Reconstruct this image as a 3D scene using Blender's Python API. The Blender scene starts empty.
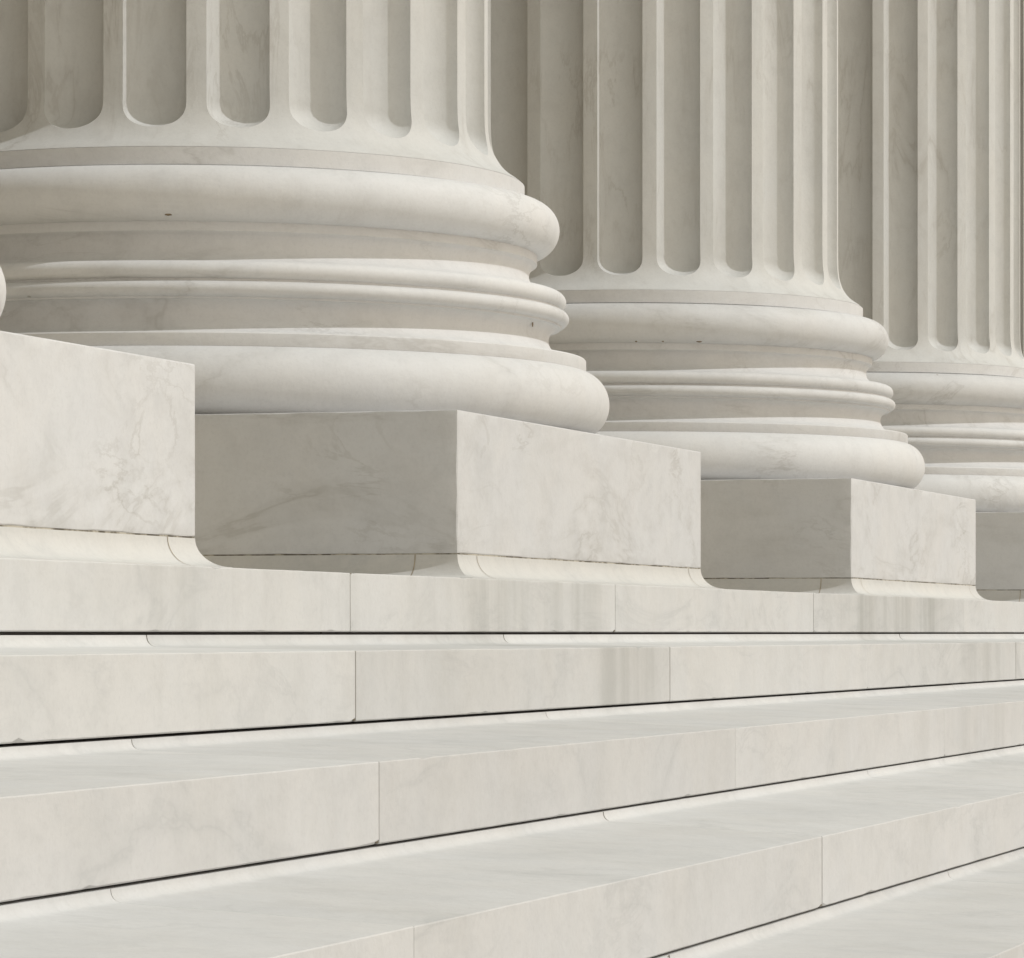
import bpy, math, random
import numpy as np
random.seed(7)
rad = math.radians
S = 0.54                      # metres per unit of the survey (plinth top above eye level = 1)
EYE = 2.78 * S                # eye level above the plaza
scene = bpy.context.scene
COL = scene.collection

# ------------------------------------------------------------------ camera
F_PX, PPX, VPX, HY = 3904.53, 523.2, 1744.143, 632.943
theta = math.atan((VPX - PPX) / F_PX)
cam_d = bpy.data.cameras.new('camera')
cam = bpy.data.objects.new('camera', cam_d)
COL.objects.link(cam)
cam.location = (0, 0, EYE)
# the facade runs along +X, inward is +Y; the lens looks along the facade, turned theta inward
cam.rotation_euler = (rad(90), 0, -(rad(90) - theta))
cam_d.sensor_width = 36
cam_d.lens = F_PX / 1024 * 36
cam_d.shift_x = -(PPX - 512) / 1024
cam_d.shift_y = (HY - 479) / 1024
cam_d.clip_start = 0.05
cam_d.clip_end = 5000
scene.camera = cam

# ------------------------------------------------------------------ light
SUN_AZ, SUN_EL = rad(278), rad(50)
world = bpy.data.worlds.new('World')
scene.world = world
world.use_nodes = True
wn = world.node_tree.nodes
sky = wn.new('ShaderNodeTexSky')
sky.sky_type = 'NISHITA'
sky.sun_disc = False
sky.sun_elevation = SUN_EL
sky.sun_rotation = math.atan2(math.cos(SUN_AZ), math.sin(SUN_AZ))
sky.air_density = 7.0
sky.dust_density = 0.4
sky.ozone_density = 0.6
# sky colour desaturated and tinted to set the tone of the fill light
sky_desat = wn.new('ShaderNodeHueSaturation')
sky_desat.inputs['Saturation'].default_value = 0.35
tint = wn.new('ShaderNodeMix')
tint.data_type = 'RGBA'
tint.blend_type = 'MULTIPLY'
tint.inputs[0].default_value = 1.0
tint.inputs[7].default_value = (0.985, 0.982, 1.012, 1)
world.node_tree.links.new(sky.outputs[0], sky_desat.inputs['Color'])
world.node_tree.links.new(sky_desat.outputs[0], tint.inputs[6])
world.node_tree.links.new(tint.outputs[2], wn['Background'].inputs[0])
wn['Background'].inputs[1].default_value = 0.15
sun_d = bpy.data.lights.new('sun', 'SUN')
sun_d.energy = 2.0
sun_d.angle = rad(0.6)
sun_d.color = (0.98, 0.987, 1.0)
sun = bpy.data.objects.new('sun', sun_d)
COL.objects.link(sun)
sun.location = (0, -20, 30)
# light travels along local -Z
from mathutils import Vector
sdir = Vector((math.cos(SUN_AZ) * math.cos(SUN_EL), math.sin(SUN_AZ) * math.cos(SUN_EL), math.sin(SUN_EL)))
sun.rotation_euler = sdir.to_track_quat('Z', 'Y').to_euler()
scene.view_settings.view_transform = 'Standard'
scene.view_settings.look = 'None'
scene.view_settings.exposure = -0.28
scene.view_settings.gamma = 1.0

# ------------------------------------------------------------------ materials
def node(nt, t, **kw):
    n = nt.nodes.new(t)
    for k, v in kw.items():
        setattr(n, k, v)
    return n

def noise(nt, vec, scale, detail=4, rough=0.55, dist=0.0):
    n = node(nt, 'ShaderNodeTexNoise')
    n.inputs['Scale'].default_value = scale
    n.inputs['Detail'].default_value = detail
    n.inputs['Roughness'].default_value = rough
    n.inputs['Distortion'].default_value = dist
    nt.links.new(vec, n.inputs['Vector'])
    return n.outputs['Fac']

def remap(nt, val, a, b, c=0.0, d=1.0, smooth=True):
    n = node(nt, 'ShaderNodeMapRange')
    n.interpolation_type = 'SMOOTHSTEP' if smooth else 'LINEAR'
    for i, v in enumerate((a, b, c, d)):
        n.inputs[i + 1].default_value = v
    nt.links.new(val, n.inputs[0])
    return n.outputs[0]

def math_(nt, op, a, b=None):
    n = node(nt, 'ShaderNodeMath', operation=op)
    for i, v in enumerate((a, b)):
        if v is None:
            continue
        if isinstance(v, (int, float)):
            n.inputs[i].default_value = v
        else:
            nt.links.new(v, n.inputs[i])
    return n.outputs[0]

def mix(nt, fac, a, b):
    n = node(nt, 'ShaderNodeMix', data_type='RGBA')
    if isinstance(fac, (int, float)):
        n.inputs[0].default_value = fac
    else:
        nt.links.new(fac, n.inputs[0])
    for i, v in ((6, a), (7, b)):
        if isinstance(v, tuple):
            n.inputs[i].default_value = (*v, 1)
        else:
            nt.links.new(v, n.inputs[i])
    return n.outputs[2]

def scaled(nt, vec, s, rot=(0, 0, 0), loc=(0, 0, 0)):
    n = node(nt, 'ShaderNodeMapping')
    n.inputs['Scale'].default_value = s
    n.inputs['Rotation'].default_value = rot
    n.inputs['Location'].default_value = loc
    nt.links.new(vec, n.inputs['Vector'])
    return n.outputs[0]

def marble(name, base=(0.68, 0.66, 0.62), vein=0.5, vein_col=(0.43, 0.44, 0.44), mottle=0.5,
           streak=0.0, bands=(), soot=0.0, rough=0.62, bump=0.45, flame=False):
    m = bpy.data.materials.new(name)
    m.use_nodes = True
    nt = m.node_tree
    bsdf = nt.nodes['Principled BSDF']
    geo = node(nt, 'ShaderNodeNewGeometry')
    info = node(nt, 'ShaderNodeObjectInfo')
    # every stone is cut from another place of the quarry: shift the pattern by the object's random number
    off = node(nt, 'ShaderNodeVectorMath', operation='MULTIPLY')
    comb = node(nt, 'ShaderNodeCombineXYZ')
    r = info.outputs['Random']
    for i, k in enumerate((37.0, 53.0, 71.0)):
        nt.links.new(math_(nt, 'MULTIPLY', r, k), comb.inputs[i])
    add = node(nt, 'ShaderNodeVectorMath', operation='ADD')
    nt.links.new(geo.outputs['Position'], add.inputs[0])
    nt.links.new(comb.outputs[0], add.inputs[1])
    P = add.outputs[0]
    W = geo.outputs['Position']
    # big soft clouds, warm against cool
    c1 = noise(nt, P, 2.6, 6, 0.62, 0.5)
    col = mix(nt, remap(nt, c1, 0.35, 0.65), tuple(v * k for v, k in zip(base, (1.0, 0.997, 0.988))),
              tuple(v * k for v, k in zip(base, (0.985, 0.992, 0.997))))
    c2 = noise(nt, P, 4.5, 6, 0.62, 0.4)
    col = mix(nt, math_(nt, 'MULTIPLY', remap(nt, c2, 0.5, 0.78), mottle * 0.35), col, tuple(v * 0.78 for v in base))
    # fine crystalline grain
    c3 = noise(nt, P, 110, 4, 0.75)
    col = mix(nt, math_(nt, 'MULTIPLY', remap(nt, c3, 0.45, 0.75), 0.22), col, tuple(v * 0.7 for v in base))
    c4 = noise(nt, P, 14, 5, 0.7)
    col = mix(nt, math_(nt, 'MULTIPLY', remap(nt, c4, 0.44, 0.72), 0.24), col, tuple(v * 0.78 for v in base))
    # veins: ridged noise on a slanted, stretched lattice, broken up by a second noise
    vs = (2.2, 2.2, 0.5) if flame else (0.75, 0.75, 2.0)
    vr = (0.1, 0.12, 0.4) if flame else (0.42, 0.42, 0.4)
    vp = scaled(nt, P, vs, vr)
    v1 = noise(nt, vp, 1.4, 6, 0.62, 0.8)
    ridge = math_(nt, 'ABSOLUTE', math_(nt, 'SUBTRACT', v1, 0.5))
    thin = remap(nt, ridge, 0.0, 0.016, 1.0, 0.0)
    wide = remap(nt, ridge, 0.0, 0.06, 1.0, 0.0)
    gate = remap(nt, noise(nt, P, 1.6, 4, 0.6), 0.40, 0.66)
    vm = math_(nt, 'MULTIPLY', math_(nt, 'ADD', math_(nt, 'MULTIPLY', thin, 0.30), math_(nt, 'MULTIPLY', wide, 0.28)), gate)
    # a second, finer and fainter set
    v2 = noise(nt, scaled(nt, P, vs, (vr[0] + 0.25, vr[1] - 0.2, 1.3)), 3.4, 7, 0.64, 0.5)
    r2 = math_(nt, 'ABSOLUTE', math_(nt, 'SUBTRACT', v2, 0.5))
    g2 = remap(nt, noise(nt, P, 2.3, 3, 0.5, 0.2), 0.48, 0.7)
    vm = math_(nt, 'ADD', vm, math_(nt, 'MULTIPLY', math_(nt, 'MULTIPLY', remap(nt, r2, 0.0, 0.028, 1, 0), g2), 0.42))
    # smoky drifts
    dr = noise(nt, scaled(nt, P, vs, vr), 2.6, 7, 0.66, 0.3)
    vm = math_(nt, 'ADD', vm, math_(nt, 'MULTIPLY', remap(nt, dr, 0.48, 0.75), 0.30))
    col = mix(nt, math_(nt, 'MULTIPLY', vm, vein), col, vein_col)
    # rain streaks running down
    if streak or bands:
        sx = noise(nt, scaled(nt, W, (5.0, 5.0, 0.22)), 1.0, 4, 0.6, 0.15)
        sx2 = noise(nt, scaled(nt, W, (26.0, 26.0, 1.1)), 1.0, 3, 0.6, 0.2)
        s = math_(nt, 'ADD', math_(nt, 'MULTIPLY', sx, 0.85), math_(nt, 'MULTIPLY', sx2, 0.15))
        s = remap(nt, s, 0.36, 0.70)
        gate2 = remap(nt, noise(nt, scaled(nt, W, (0.8, 0.8, 0.05)), 1.0, 2, 0.5), 0.48, 0.66)
        amt = math_(nt, 'MULTIPLY', math_(nt, 'MULTIPLY', s, gate2), streak)
        amt = math_(nt, 'MAXIMUM', amt, math_(nt, 'MULTIPLY', s, 0.10))
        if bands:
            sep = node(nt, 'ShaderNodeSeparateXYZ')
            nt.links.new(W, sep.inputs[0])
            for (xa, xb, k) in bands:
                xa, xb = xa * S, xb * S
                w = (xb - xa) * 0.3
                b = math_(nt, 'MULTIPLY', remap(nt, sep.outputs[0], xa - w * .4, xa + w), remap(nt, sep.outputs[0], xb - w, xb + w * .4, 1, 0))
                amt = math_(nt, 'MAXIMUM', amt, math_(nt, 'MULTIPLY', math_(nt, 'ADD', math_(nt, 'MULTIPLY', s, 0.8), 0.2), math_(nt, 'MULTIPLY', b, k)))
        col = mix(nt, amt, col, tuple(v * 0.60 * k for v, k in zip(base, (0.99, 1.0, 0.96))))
    if soot:
        sp = noise(nt, W, 3.5, 7, 0.7, 0.3)
        col = mix(nt, math_(nt, 'MULTIPLY', remap(nt, sp, 0.5, 0.75), soot), col, tuple(v * k for v, k in zip(base, (0.74, 0.73, 0.69))))
    # pinholes and specks
    vor = node(nt, 'ShaderNodeTexVoronoi')
    vor.inputs['Scale'].default_value = 2.2
    nt.links.new(P, vor.inputs['Vector'])
    pm = math_(nt, 'MULTIPLY', remap(nt, vor.outputs['Distance'], 0.008, 0.016, 1, 0), 0.5)
    col = mix(nt, pm, col, (0.2, 0.17, 0.12))
    # tone of each stone
    hsv = node(nt, 'ShaderNodeHueSaturation')
    nt.links.new(remap(nt, r, 0, 1, 0.945, 1.03, False), hsv.inputs['Value'])
    nt.links.new(col, hsv.inputs['Color'])
    nt.links.new(hsv.outputs[0], bsdf.inputs['Base Color'])
    rr = remap(nt, c2, 0.3, 0.7, rough - 0.08, rough + 0.12)
    nt.links.new(rr, bsdf.inputs['Roughness'])
    bsdf.inputs['Specular IOR Level'].default_value = 0.3
    bp = node(nt, 'ShaderNodeBump')
    bp.inputs['Strength'].default_value = bump
    bp.inputs['Distance'].default_value = 0.004
    hgt = math_(nt, 'ADD', math_(nt, 'MULTIPLY', noise(nt, P, 30, 5, 0.65), 0.6), math_(nt, 'MULTIPLY', noise(nt, P, 6, 3, 0.5), 1.4))
    nt.links.new(hgt, bp.inputs['Height'])
    nt.links.new(bp.outputs[0], bsdf.inputs['Normal'])
    return m

def plain(name, c, rough=0.9, var=0.25, scale=25):
    m = bpy.data.materials.new(name)
    m.use_nodes = True
    nt = m.node_tree
    geo = node(nt, 'ShaderNodeNewGeometry')
    n = noise(nt, geo.outputs['Position'], scale, 5, 0.65)
    col = mix(nt, remap(nt, n, 0.35, 0.7), tuple(v * (1 + var) for v in c), tuple(v * (1 - var) for v in c))
    b = nt.nodes['Principled BSDF']
    nt.links.new(col, b.inputs['Base Color'])
    b.inputs['Roughness'].default_value = rough
    return m

M_SHAFT = marble('marble_shaft', (0.615, 0.618, 0.606), vein=0.9, vein_col=(0.40, 0.385, 0.355), streak=0.0, flame=True)
M_BASE = marble('marble_base', (0.665, 0.667, 0.668), vein=0.7, vein_col=(0.38, 0.37, 0.35))
M_PLINTH = marble('marble_plinth', (0.648, 0.652, 0.657), vein=0.8, mottle=1.0, vein_col=(0.37, 0.36, 0.335))
M_COVE = marble('marble_cove', (0.61, 0.605, 0.585), vein=0.6)
M_STEP = [
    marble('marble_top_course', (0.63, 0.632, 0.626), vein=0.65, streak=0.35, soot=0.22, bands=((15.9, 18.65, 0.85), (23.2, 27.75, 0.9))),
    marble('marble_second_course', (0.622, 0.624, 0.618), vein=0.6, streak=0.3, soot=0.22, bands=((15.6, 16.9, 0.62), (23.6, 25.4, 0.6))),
    marble('marble_lower_course', (0.62, 0.62, 0.618), vein=0.6, streak=0.3, soot=0.25),
]
M_FLOOR = marble('marble_floor', (0.80, 0.73, 0.60), vein=0.4)
M_PLAZA = marble('plaza_paving', (0.57, 0.51, 0.41), vein=0.2)
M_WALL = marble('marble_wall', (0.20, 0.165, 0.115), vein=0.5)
M_PIT = plain('chipped_stone', (0.16, 0.125, 0.08), var=0.4, scale=40)
M_POINTING = plain('pale_pointing', (0.36, 0.31, 0.235))
M_MORTAR = plain('lime_mortar', (0.17, 0.14, 0.095))
M_DIRT = bpy.data.materials.new('dirt_in_joint')
M_DIRT.use_nodes = True
_nt = M_DIRT.node_tree
_g = node(_nt, 'ShaderNodeNewGeometry')
_n1 = noise(_nt, _g.outputs['Position'], 3.0, 5, 0.7)
_n2 = noise(_nt, _g.outputs['Position'], 24.0, 4, 0.7)
_f = math_(_nt, 'ADD', math_(_nt, 'MULTIPLY', _n1, 0.6), math_(_nt, 'MULTIPLY', _n2, 0.4))
_nt.links.new(mix(_nt, remap(_nt, _f, 0.42, 0.58), (0.50, 0.47, 0.40), (0.10, 0.085, 0.06)), _nt.nodes['Principled BSDF'].inputs['Base Color'])
_nt.nodes['Principled BSDF'].inputs['Roughness'].default_value = 0.95

# ------------------------------------------------------------------ helpers
def link(name, verts, faces, mat, parent=None, smooth=None, loc=None):
    me = bpy.data.meshes.new(name)
    me.from_pydata([tuple(c * S for c in v) for v in verts], [], faces)
    me.materials.append(mat)
    me.validate()
    if smooth is not None:
        me.polygons.foreach_set('use_smooth', [True] * len(me.polygons))
        me.set_sharp_from_angle(angle=rad(smooth))
    o = bpy.data.objects.new(name, me)
    COL.objects.link(o)
    if parent:
        o.parent = parent
    if loc:
        o.location = [c * S for c in loc]
    return o

def tag(o, label=None, cat=None, group=None, kind=None):
    for k, v in (('label', label), ('category', cat), ('group', group), ('kind', kind)):
        if v:
            o[k] = v
    return o

def empty(name, loc):
    o = bpy.data.objects.new(name, None)
    o.empty_display_size = 0.2
    COL.objects.link(o)
    o.location = (loc[0] * S, loc[1] * S, loc[2] * S + EYE)
    return o

def box(x0, x1, y0, y1, z0, z1, b=0.0):
    """a block with chamfered edges"""
    if not b:
        v = [(x, y, z) for x in (x0, x1) for y in (y0, y1) for z in (z0, z1)]
        f = [(0, 1, 3, 2), (4, 6, 7, 5), (0, 4, 5, 1), (2, 3, 7, 6), (0, 2, 6, 4), (1, 5, 7, 3)]
        return v, f
    import bmesh
    bm = bmesh.new()
    vs = [bm.verts.new((x, y, z)) for x in (x0, x1) for y in (y0, y1) for z in (z0, z1)]
    for q in ((0, 1, 3, 2), (4, 6, 7, 5), (0, 4, 5, 1), (2, 3, 7, 6), (0, 2, 6, 4), (1, 5, 7, 3)):
        bm.faces.new([vs[i] for i in q])
    bmesh.ops.bevel(bm, geom=bm.edges[:], offset=b, segments=2, profile=0.5, affect='EDGES')
    bm.verts.index_update()
    v = [tuple(x.co) for x in bm.verts]
    f = [tuple(x.index for x in q.verts) for q in bm.faces]
    bm.free()
    return v, f

def lathe(profile, n=288, closed=False):
    """revolve (r, h) pairs listed from bottom to top"""
    v, f = [], []
    m = len(profile)
    for i in range(n):
        a = 2 * math.pi * i / n
        ca, sa = math.cos(a), math.sin(a)
        v += [(r * ca, r * sa, h) for r, h in profile]
    for i in range(n):
        j = (i + 1) % n
        for k in range(m - (0 if closed else 1)):
            l = (k + 1) % m
            f.append((i * m + k, j * m + k, j * m + l, i * m + l))
    return v, f

def arc(rc, hc, rr, rh, a0, a1, n=14):
    return [(rc + rr * math.cos(rad(a0 + (a1 - a0) * i / n)), hc + rh * math.sin(rad(a0 + (a1 - a0) * i / n))) for i in range(n + 1)]

def spline(pts, n=6):
    """Catmull-Rom through (r, h)"""
    P = [pts[0]] + list(pts) + [pts[-1]]
    out = []
    for i in range(1, len(P) - 2):
        p0, p1, p2, p3 = P[i - 1:i + 3]
        for k in range(n):
            t = k / n
            out.append(tuple(0.5 * (2 * b + (c - a) * t + (2 * a - 5 * b + 4 * c - d) * t * t + (3 * b - a - 3 * c + d) * t ** 3)
                             for a, b, c, d in zip(p0, p1, p2, p3)))
    out.append(tuple(pts[-1]))
    return out

# ------------------------------------------------------------------ survey
YF, W = 5.499, 4.276              # plinth front plane and plinth width
H_SLAB = 0.2444                   # top of the uppermost step
H_PL = 0.352                      # joint between plinth and its coved base
COV = H_PL - H_SLAB
Y0 = 5.37
STEP_Y = [5.37, 4.587, 3.804, 3.021]
STEP_T = [0.2444, -0.0586, -0.3727, -0.695]
GAP_C = [-0.001, -0.311, -0.620, -0.944]
GAP_H = [0.0105, 0.0092, 0.0074, 0.0078]
NSTEP = 8
COVE_R = [0, 0.042, 0.033, 0.034, 0.034]
for i in range(4, NSTEP):
    STEP_Y.append(STEP_Y[-1] - 0.783)
    STEP_T.append(STEP_T[-1] - 0.3125)
    GAP_C.append(GAP_C[-1] - 0.3125)
    GAP_H.append(0.0088)
X_L, X_R = -6.0, 62.0

# ------------------------------------------------------------------ steps
JOINTS = [
    [-4.6, -0.2, 4.0, 7.4, 11.0, 14.837, 18.715, 23.054, 27.825, 32.4, 36.9, 41.2, 45.6, 50.0, 54.3, 58.5],
    [-3.9, 0.3, 4.5, 8.6, 12.729, 16.87, 20.981, 25.568, 29.8, 34.1, 38.4, 42.6, 46.9, 51.2, 55.5],
    [-5.0, -1.2, 2.8, 6.7, 10.754, 14.968, 19.188, 23.4, 27.6, 31.9, 36.2, 40.5, 44.8, 49.1, 53.4, 57.7],
    [-3.8, 0.4, 4.6, 8.79, 13.098, 17.4, 21.7, 26.0, 30.3, 34.6, 38.9, 43.2, 47.5, 51.8, 56.1],
]
while len(JOINTS) < NSTEP:
    k = len(JOINTS)
    JOINTS.append([x + 0.35 * ((k * 7) % 5 - 2) for x in JOINTS[k - 2]])

def step_profile(i):
    """cross-section (y, z) of a step block, counter-clockwise seen from +X"""
    yf, t = STEP_Y[i], STEP_T[i]
    gb = GAP_C[i] + GAP_H[i] / 2                 # underside of the face, above the open joint
    bed = GAP_C[i] - GAP_H[i] / 2 + 0.0008       # where the block sits on the one below
    r = 0.0035
    pts = [(yf, gb + 0.003), (yf, t - r)]
    pts += [(yf + r - r * math.cos(rad(a)), t - r + r * math.sin(rad(a))) for a in (30, 60, 90)]
    if i == 0:
        yb = yf + 1.1
        pts += [(yb, t), (yb, bed)]
    else:
        top = GAP_C[i - 1] - GAP_H[i - 1] / 2
        ya = STEP_Y[i - 1]
        c = COVE_R[min(i, 4)]
        tb = top - c                             # the tread falls a little towards its nosing
        pts += [(ya - c - 0.02, tb - 0.0008)]
        pts += [(ya - c + c * math.sin(rad(a)), tb + c - c * math.cos(rad(a))) for a in range(10, 91, 10)]
        yb = ya + 0.32
        pts += [(yb, top), (yb, bed - 0.1)]
    yr = yf + 0.13
    if i == 0:
        pts += [(yr, bed), (yr, gb)]
    else:
        pts += [(yb - 0.06, bed - 0.1), (yb - 0.06, bed), (yr, bed), (yr, gb)]
    pts += [(yf + 0.003, gb)]
    return pts

def extrude(prof, xa, xb, c=0.004):
    """profile along X, ends slightly chamfered"""
    m = len(prof)
    cy = sum(p[0] for p in prof) / m
    cz = sum(p[1] for p in prof) / m
    v, f = [], []
    secs = [(xa, 1), (xa + c, 0), (xb - c, 0), (xb, 1)]
    # inset for the end sections: move in along the vertex normal
    nrm = []
    for k in range(m):
        a, b = prof[k - 1], prof[(k + 1) % m]
        d = (b[0] - a[0], b[1] - a[1])
        l = math.hypot(*d) or 1
        nrm.append((-d[1] / l, d[0] / l))
    # orientation
    area = sum(prof[k - 1][0] * prof[k][1] - prof[k][0] * prof[k - 1][1] for k in range(m))
    sg = 1 if area > 0 else -1
    for x, ins in secs:
        for k, (y, z) in enumerate(prof):
            v.append((x, y + sg * nrm[k][0] * c * 0.7 * ins, z + sg * nrm[k][1] * c * 0.7 * ins))
    for s in range(3):
        for k in range(m):
            l = (k + 1) % m
            f.append((s * m + k, s * m + l, (s + 1) * m + l, (s + 1) * m + k))
    f.append(tuple(range(m)))
    f.append(tuple(3 * m + k for k in reversed(range(m))))
    if sg > 0:
        f = [tuple(reversed(q)) for q in f]
    return v, f

from mathutils import noise as mnoise

def worn_block(prof, xa, xb, seed):
    """a step block with a slightly worn nosing, an uneven lower arris and a few chips"""
    m = len(prof)
    n = max(6, int((xb - xa) / 0.045))
    rr = random.Random(seed)
    chips = [(rr.uniform(xa, xb), rr.uniform(0.012, 0.035), rr.uniform(0.002, 0.006), rr.random() < 0.75) for _ in range(int((xb - xa) * 1.1))]
    if rr.random() < 0.4:
        chips.append((rr.choice((xa, xb)), 0.022, 0.009, True))
    v, f = [], []
    c = 0.003
    xs = [xa, xa + c] + [xa + c + (xb - xa - 2 * c) * k / n for k in range(1, n)] + [xb - c, xb]
    for q, x in enumerate(xs):
        end = 1 if q in (0, len(xs) - 1) else 0
        w = 0.0008 * (1 + mnoise.noise(Vector((x * 3.1, seed * 7.7, 0)))) + 0.0007 * (1 + mnoise.noise(Vector((x * 14.0, seed * 3.3, 5))))
        lo = 0.0012 * (1 + mnoise.noise(Vector((x * 5.0, seed * 5.1, 9)))) + 0.0010 * (1 + mnoise.noise(Vector((x * 17.0, seed * 2.3, 2))))
        for cx, cw, cd, low in chips:
            g = cd * math.exp(-((x - cx) / cw) ** 2)
            if low:
                lo += g
            else:
                w += g
        for k, (y, z) in enumerate(prof):
            dy = dz = 0.0
            if 1 <= k <= 4:
                dy, dz = (0.3 * w, -w) if k > 1 else (0.2 * w, -1.2 * w)
                if k == 2:
                    dy = 0.8 * w
            elif k == 0:
                dz = lo
            elif k == m - 1:
                dy, dz = lo, 0.0006
            if end:
                dy += c * 0.6 if k in (0, 1, 2, m - 1) else 0
                dz -= c * 0.6 if 2 <= k <= 12 and k < m - 6 else 0
            v.append((x, y + dy, z + dz))
    for q in range(len(xs) - 1):
        for k in range(m):
            l = (k + 1) % m
            f.append((q * m + l, q * m + k, (q + 1) * m + k, (q + 1) * m + l))
    f.append(tuple(reversed(range(m))))
    f.append(tuple((len(xs) - 1) * m + k for k in range(m)))
    return v, f

STEP_LABELS = [
    'topmost marble step, the course directly under the column plinths',
    'second marble step from the top, right below the course carrying the columns',
    'third marble step from the top, its tread just coming into view',
    'fourth marble step from the top, with a broad grey tread in the foreground',
    'lowest marble step in view, only its tread showing in the bottom right corner',
    'marble step below the lowest one in view',
    'marble step second above the plaza',
    'bottom marble step resting on the plaza',
]
GAPJ = 0.0062
for i in range(NSTEP):
    root = tag(empty('stone_step', (0, 0, 0)), STEP_LABELS[i], 'step', 'marble steps of the broad stair', kind='thing')
    prof = step_profile(i)
    xs = [X_L] + [x for x in JOINTS[i] if X_L + 0.5 < x < X_R - 0.5] + [X_R]
    mat = M_STEP[min(i, 2)]
    wid = {x: GAPJ * random.uniform(0.85, 1.35) for x in xs}
    wid[14.837] = 0.013
    for a, b in zip(xs, xs[1:]):
        v, f = worn_block(prof, a + wid[a] / 2, b - wid[b] / 2, i * 100 + xs.index(a))
        o = link('stone_block', v, f, mat, root, smooth=25)
        # set by hand: no block sits perfectly true
        o.location = (0, random.uniform(-0.0012, 0.0012), random.uniform(-0.0006, 0.0))
    inner = []
    m = len(prof)
    cy = sum(p[0] for p in prof) / m
    d = 0.004
    for k in range(m):
        a, b = prof[k - 1], prof[(k + 1) % m]
        t = (b[0] - a[0], b[1] - a[1])
        l = math.hypot(*t) or 1
        area = sum(prof[q - 1][0] * prof[q][1] - prof[q][0] * prof[q - 1][1] for q in range(m))
        sg = 1 if area > 0 else -1
        inner.append((prof[k][0] - sg * t[1] / l * d, prof[k][1] + sg * t[0] / l * d))
    for x in xs[1:-1]:
        v, f = extrude(inner, x - 0.02, x + 0.02, 0.001)
        link('mortar_joint', v, f, M_MORTAR, root)

# ------------------------------------------------------------------ platform and plaza
fl = tag(link('portico_floor', *box(X_L, X_R, Y0 + 1.105, 40, -0.3, H_SLAB - 0.001), M_FLOOR), kind='structure')
fl.location.z = EYE
y_end = STEP_Y[-1]
pz_h = GAP_C[-1] - GAP_H[-1] / 2
n = 4000
pl = tag(link('plaza', [(-n, -n, 0), (n, -n, 0), (n, n, 0), (-n, n, 0)], [(0, 1, 2, 3)], M_PLAZA), kind='structure')
pl.location.z = EYE + pz_h * S

# ------------------------------------------------------------------ columns
R = 1.531
H_RING, H_JOINT = 2.302, 2.208
NF = 24
PITCH = 2 * math.pi / NF
HALF = 0.762 * PITCH / 2
WF = HALF * R
H_TOP = 28.0

def _apo(h):
    return R + 7.5 * max(0.0, 2.76 - h) ** 4.8
APO = [(1.704, H_RING), (1.698, 2.3075), (1.689, 2.314), (1.673, 2.325), (1.647, 2.341)] + \
      [(_apo(h), h) for h in np.linspace(2.362, 2.76, 24)]
APO_H = np.array([p[1] for p in APO])
APO_R = np.array([p[0] for p in APO])

def r_out(h):
    if h >= APO_H[-1]:
        # gentle diminution high above the frame
        return R * (1 - 0.13 * max(0.0, (h - 8) / 20) ** 1.5)
    return float(np.interp(h, APO_H, APO_R))

def shaft_mesh():
    hc, bz, dep = 2.535, 0.125, 0.76 * WF
    na, nb, nd = 20, 9, 14
    ups = [2.575, 2.60, 2.63, 2.66, 2.70, 2.76, 2.95, 4.0, 8.0, 12.0, 16.0, 20.0, 24.0, H_TOP]
    cols = []                      # (angle, list of (r, h))
    for k in range(NF):
        c = k * PITCH
        # flute
        for j in range(na + 1):
            t = -90 + 180 * j / na
            ca, sn = abs(math.cos(rad(t))), math.sin(rad(t))
            if j in (0, na):
                ca = 0.0
            ang = c + HALF * sn
            hb = hc - bz * ca ** 0.85
            col = []
            rb = r_out(hb)
            for q in range(nd + 1):
                h = H_RING + (hb - H_RING) * q / nd
                col.append((r_out(h), h))
            for q in range(1, nb + 1):
                b = rad(90 * (1 - q / nb))
                h = hc - bz * ca ** 0.85 * math.sin(b)
                if j in (0, na):
                    h = hc + 0.02 * q / nb
                    col.append((r_out(h), h))
                    continue
                h += 0.02 * (q / nb) ** 3
                col.append((R + (rb - R) * math.sin(b) ** 3 - dep * ca * math.cos(b), h))
            for h in ups:
                col.append((r_out(h) - dep * ca, h))
            cols.append((ang, col))
        # fillet
        for j in (1, 2):
            ang = c + HALF + (PITCH - 2 * HALF) * j / 3
            col = [(r_out(H_RING + (hc - H_RING) * q / nd), H_RING + (hc - H_RING) * q / nd) for q in range(nd + 1)]
            col += [(r_out(hc + 0.02 * q / nb), hc + 0.02 * q / nb) for q in range(1, nb + 1)]
            col += [(r_out(h), h) for h in ups]
            cols.append((ang, col))
    m = len(cols[0][1])
    v, f = [], []
    for ang, col in cols:
        v += [(r * math.cos(ang), r * math.sin(ang), h) for r, h in col]
    nc = len(cols)
    for i in range(nc):
        j = (i + 1) % nc
        for q in range(m - 1):
            f.append((i * m + q, j * m + q, j * m + q + 1, i * m + q + 1))
    return v, f

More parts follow.
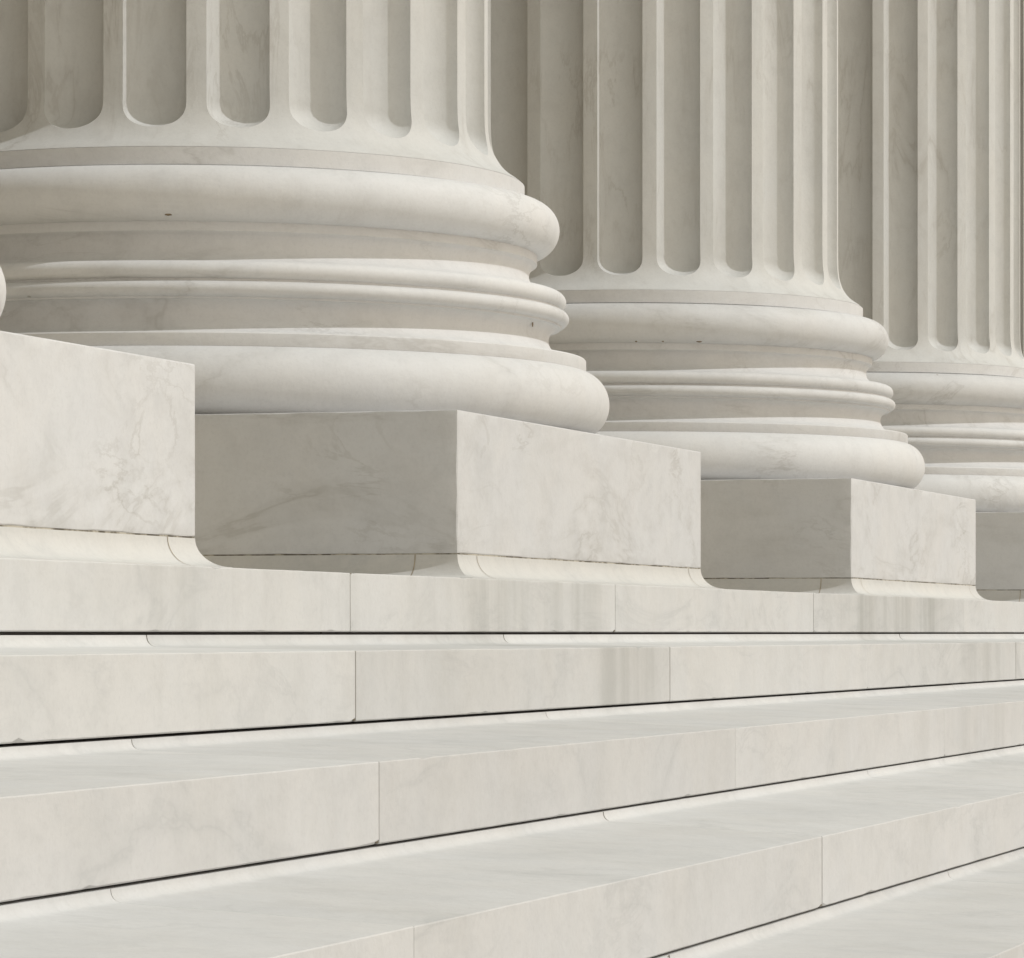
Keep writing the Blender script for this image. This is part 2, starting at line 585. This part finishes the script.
def cove_ring(hx, hy, z0, c, depth=0.02):
    """quarter-round cove flaring out round a rectangular plinth of half sizes hx, hy"""
    n = 12
    secs = [(0.0 - 0.3, z0 + c), ]
    secs = []
    for k in range(n + 1):
        a = rad(90 * k / n)
        secs.append((c - c * math.sin(a), z0 + c - c * math.cos(a)))
    # listed foot to neck
    v, f = [], []
    rings = [(c - 0.001, z0 - 0.02)] + [(o, z) for o, z in secs] + [(-0.25, z0 + c)]
    for o, z in rings:
        v += [(-hx - o, -hy - o, z), (hx + o, -hy - o, z), (hx + o, hy + o, z), (-hx - o, hy + o, z)]
    for k in range(len(rings) - 1):
        for q in range(4):
            w = (q + 1) % 4
            f.append((k * 4 + q, k * 4 + w, k * 4 + 4 + w, k * 4 + 4 + q))
    return v, f

HW = W / 2
def worn_plinth(h, z0, z1, seed):
    """square block whose arrises are rubbed and nicked here and there"""
    e = 0.006
    def steps(a, b, n):
        return [a, a + e] + [a + e + (b - a - 2 * e) * k / n for k in range(1, n)] + [b - e, b]
    gx, gz = steps(-h, h, 70), steps(z0, z1, 14)
    v, f, idx = [], [], {}
    def vert(x, y, z):
        key = (round(x, 5), round(y, 5), round(z, 5))
        if key not in idx:
            on = [abs(abs(x) - h) < 1e-6, abs(abs(y) - h) < 1e-6, abs(z - z0) < 1e-6 or abs(z - z1) < 1e-6]
            if sum(on) >= 2:
                q = Vector((x * 6 + seed, y * 6, z * 6))
                w = 0.0022 + 0.0016 * mnoise.noise(q) + 0.0012 * mnoise.noise(q * 4)
                w += 0.010 * max(0.0, mnoise.noise(q * 1.7 + Vector((31, 7, 3))) - 0.52)
                w = max(w, 0.0006)
                if on[0]: x -= math.copysign(w, x)
                if on[1]: y -= math.copysign(w, y)
                if on[2]: z += w if abs(z - z0) < 1e-6 else -w
            idx[key] = len(v)
            v.append((x, y, z))
        return idx[key]
    def grid(A, B, fn, flip):
        for i in range(len(A) - 1):
            for j in range(len(B) - 1):
                q = [vert(*fn(A[i], B[j])), vert(*fn(A[i + 1], B[j])), vert(*fn(A[i + 1], B[j + 1])), vert(*fn(A[i], B[j + 1]))]
                f.append(tuple(reversed(q)) if flip else tuple(q))
    grid(gx, gz, lambda a, b: (a, -h, b), False)
    grid(gx, gz, lambda a, b: (a, h, b), True)
    grid(gx, gz, lambda a, b: (-h, a, b), True)
    grid(gx, gz, lambda a, b: (h, a, b), False)
    grid(gx, gx, lambda a, b: (a, b, z1), False)
    grid(gx, gx, lambda a, b: (a, b, z0), True)
    return v, f

def make_column():
    root = empty('fluted_column', (0, 0, 0))
    pz = H_SLAB
    # plinth and its coved foot
    link('plinth', *worn_plinth(HW, H_PL + 0.0045, 1.0, 3.0), M_PLINTH, root, smooth=25)
    v, f = cove_ring(HW - 0.001, HW - 0.001, H_SLAB + 0.001, COV - 0.001)
    cove = link('coved_foot', v, f, M_COVE, root, smooth=30)
    link('dirt_line', *box(-HW + 0.004, HW - 0.004, -HW + 0.004, HW - 0.004, H_PL - 0.002, H_PL + 0.009), M_DIRT, root)
    # stone joints of the foot: two on the front, two on each flank
    def strip(axis, pos, side):
        n, w, vv, ff = 10, 0.0028, [], []
        for k in range(n + 1):
            a = rad(90 * k / n)
            o = COV - COV * math.sin(a) + HW + 0.0008
            z = H_SLAB + COV - COV * math.cos(a) + 0.0008
            for s in (-w, w):
                vv.append((pos + s, side * o, z) if axis == 'x' else (side * o, pos + s, z))
        ff = [(2 * k, 2 * k + 1, 2 * k + 3, 2 * k + 2) for k in range(n)]
        link('mortar_joint', vv, ff, M_POINTING, cove)
    for p in (-HW + 0.28, HW - 0.27):
        strip('x', p, -1)
    for s in (-1, 1):
        strip('y', -HW + 0.20, s)
    # moulded base, one stone: a scotia body with tori, beads and fillets
    body = [(1.90, 1.0), (1.95, 1.30), (2.0, 1.398)]
    body += spline([(2.0, 1.398), (1.93, 1.406), (1.868, 1.432), (1.834, 1.475), (1.828, 1.512), (1.838, 1.54), (1.862, 1.562), (1.885, 1.572), (1.888, 1.60)], 5)
    body += [(1.893, 1.64), (1.893, 1.665), (1.86, 1.73)]
    body += spline([(1.85, 1.744), (1.79, 1.758), (1.745, 1.79), (1.728, 1.825), (1.730, 1.855), (1.744, 1.88), (1.762, 1.893), (1.765, 1.91)], 5)
    body += [(1.74, 1.95), (1.68, 2.19), (1.68, 2.23), (1.6, 2.23)]
    base = link('base', *lathe(body), M_BASE, root, smooth=35)
    link('lower_torus', *lathe([(1.8, 1.003)] + arc(1.982, 1.172, 0.160, 0.169, -90, 90, 22) + [(1.8, 1.341)]), M_BASE, base, smooth=35)
    link('upper_torus', *lathe([(1.6, 1.94)] + arc(1.752, 2.073, 0.133, 0.134, -90, 90, 22) + [(1.6, 2.207)]), M_BASE, base, smooth=35)
    link('fillet', *lathe([(1.8, 1.336), (2.020, 1.336), (2.022, 1.340), (2.022, 1.396), (2.016, 1.403), (1.9, 1.404)]), M_BASE, base, smooth=35)
    link('fillet', *lathe([(1.7, 1.892), (1.764, 1.893), (1.769, 1.897), (1.769, 1.945), (1.7, 1.948)]), M_BASE, base, smooth=35)
    link('bead', *lathe([(1.8, 1.567), (1.892, 1.567), (1.894, 1.576)] + arc(1.893, 1.614, 0.041, 0.037, -80, 90, 14) + [(1.8, 1.652)]), M_BASE, base, smooth=35)
    link('bead', *lathe([(1.8, 1.656)] + arc(1.873, 1.701, 0.046, 0.045, -80, 90, 16) + [(1.8, 1.747)]), M_BASE, base, smooth=35)
    # shaft and the ring it springs from
    sh = link('shaft', *shaft_mesh(), M_SHAFT, root, smooth=38)
    link('ring', *lathe([(1.5, H_JOINT + 0.007), (1.700, H_JOINT + 0.007), (1.704, H_JOINT + 0.010), (1.704, H_RING - 0.002), (1.7, H_RING + 0.002), (1.5, H_RING + 0.006)]), M_BASE, sh, smooth=40)
    return root

C_X = [13.5 - HW, 16.599 + HW, 24.682 + HW, 31.969 + HW, 31.969 + 7.287 + HW]
C_LABEL = [
    'nearest column at the left edge, only its plinth and a sliver of torus in view',
    'fluted column second from the left, the largest whose shaft is seen',
    'fluted column between the large one and the farthest shaft on the right',
    'fluted column at the right edge, its plinth mostly cut off by the frame',
    'farthest column, a thin sliver at the right edge behind the others',
]
col0 = make_column()

def copy_tree(o, parent=None):
    c = o.copy()
    COL.objects.link(c)
    if parent:
        c.parent = parent
    for ch in list(o.children):
        copy_tree(ch, c)
    return c

cols = [col0] + [copy_tree(col0) for _ in C_X[1:]]
for o, x, l in zip(cols, C_X, C_LABEL):
    o.location = (x * S, (YF + HW) * S, EYE)
    tag(o, l, 'column', 'fluted marble columns of the portico', kind='thing')

# small chips and holes knocked into the mouldings
def pit(col, ang, r, h, w, hh, d=0.006):
    base = [c for c in col.children if c.name.startswith('base')][0]
    v, f, n, m = [], [], 12, 6
    rnd = [random.uniform(0.75, 1.15) for _ in range(n)]
    ca, sa = math.cos(rad(ang)), math.sin(rad(ang))
    for i in range(m + 1):
        t = math.pi / 2 * i / m
        for j in range(n):
            a = 2 * math.pi * j / n
            x, y, z = r - 0.003 + d * math.cos(t) * 0.8, w * math.sin(t) * math.cos(a) * rnd[j], hh * math.sin(t) * math.sin(a) * rnd[j]
            v.append((x * ca - y * sa, x * sa + y * ca, h + z))
    for i in range(m):
        for j in range(n):
            k = (j + 1) % n
            f.append((i * n + j, (i + 1) * n + j, (i + 1) * n + k, i * n + k))
    link('chip', v, f, M_PIT, base, smooth=60)

pit(cols[1], -161.7, 1.833, 1.967, 0.019, 0.010)
pit(cols[1], -92.2, 1.8526, 1.546, 0.008, 0.016)
pit(cols[2], -161.4, 1.8037, 1.9495, 0.009, 0.008)
pit(cols[2], -155.7, 1.8056, 1.9504, 0.008, 0.007)
pit(cols[2], -147.8, 1.8085, 1.9517, 0.020, 0.008)

# ------------------------------------------------------------------ what the columns carry, and the wall behind
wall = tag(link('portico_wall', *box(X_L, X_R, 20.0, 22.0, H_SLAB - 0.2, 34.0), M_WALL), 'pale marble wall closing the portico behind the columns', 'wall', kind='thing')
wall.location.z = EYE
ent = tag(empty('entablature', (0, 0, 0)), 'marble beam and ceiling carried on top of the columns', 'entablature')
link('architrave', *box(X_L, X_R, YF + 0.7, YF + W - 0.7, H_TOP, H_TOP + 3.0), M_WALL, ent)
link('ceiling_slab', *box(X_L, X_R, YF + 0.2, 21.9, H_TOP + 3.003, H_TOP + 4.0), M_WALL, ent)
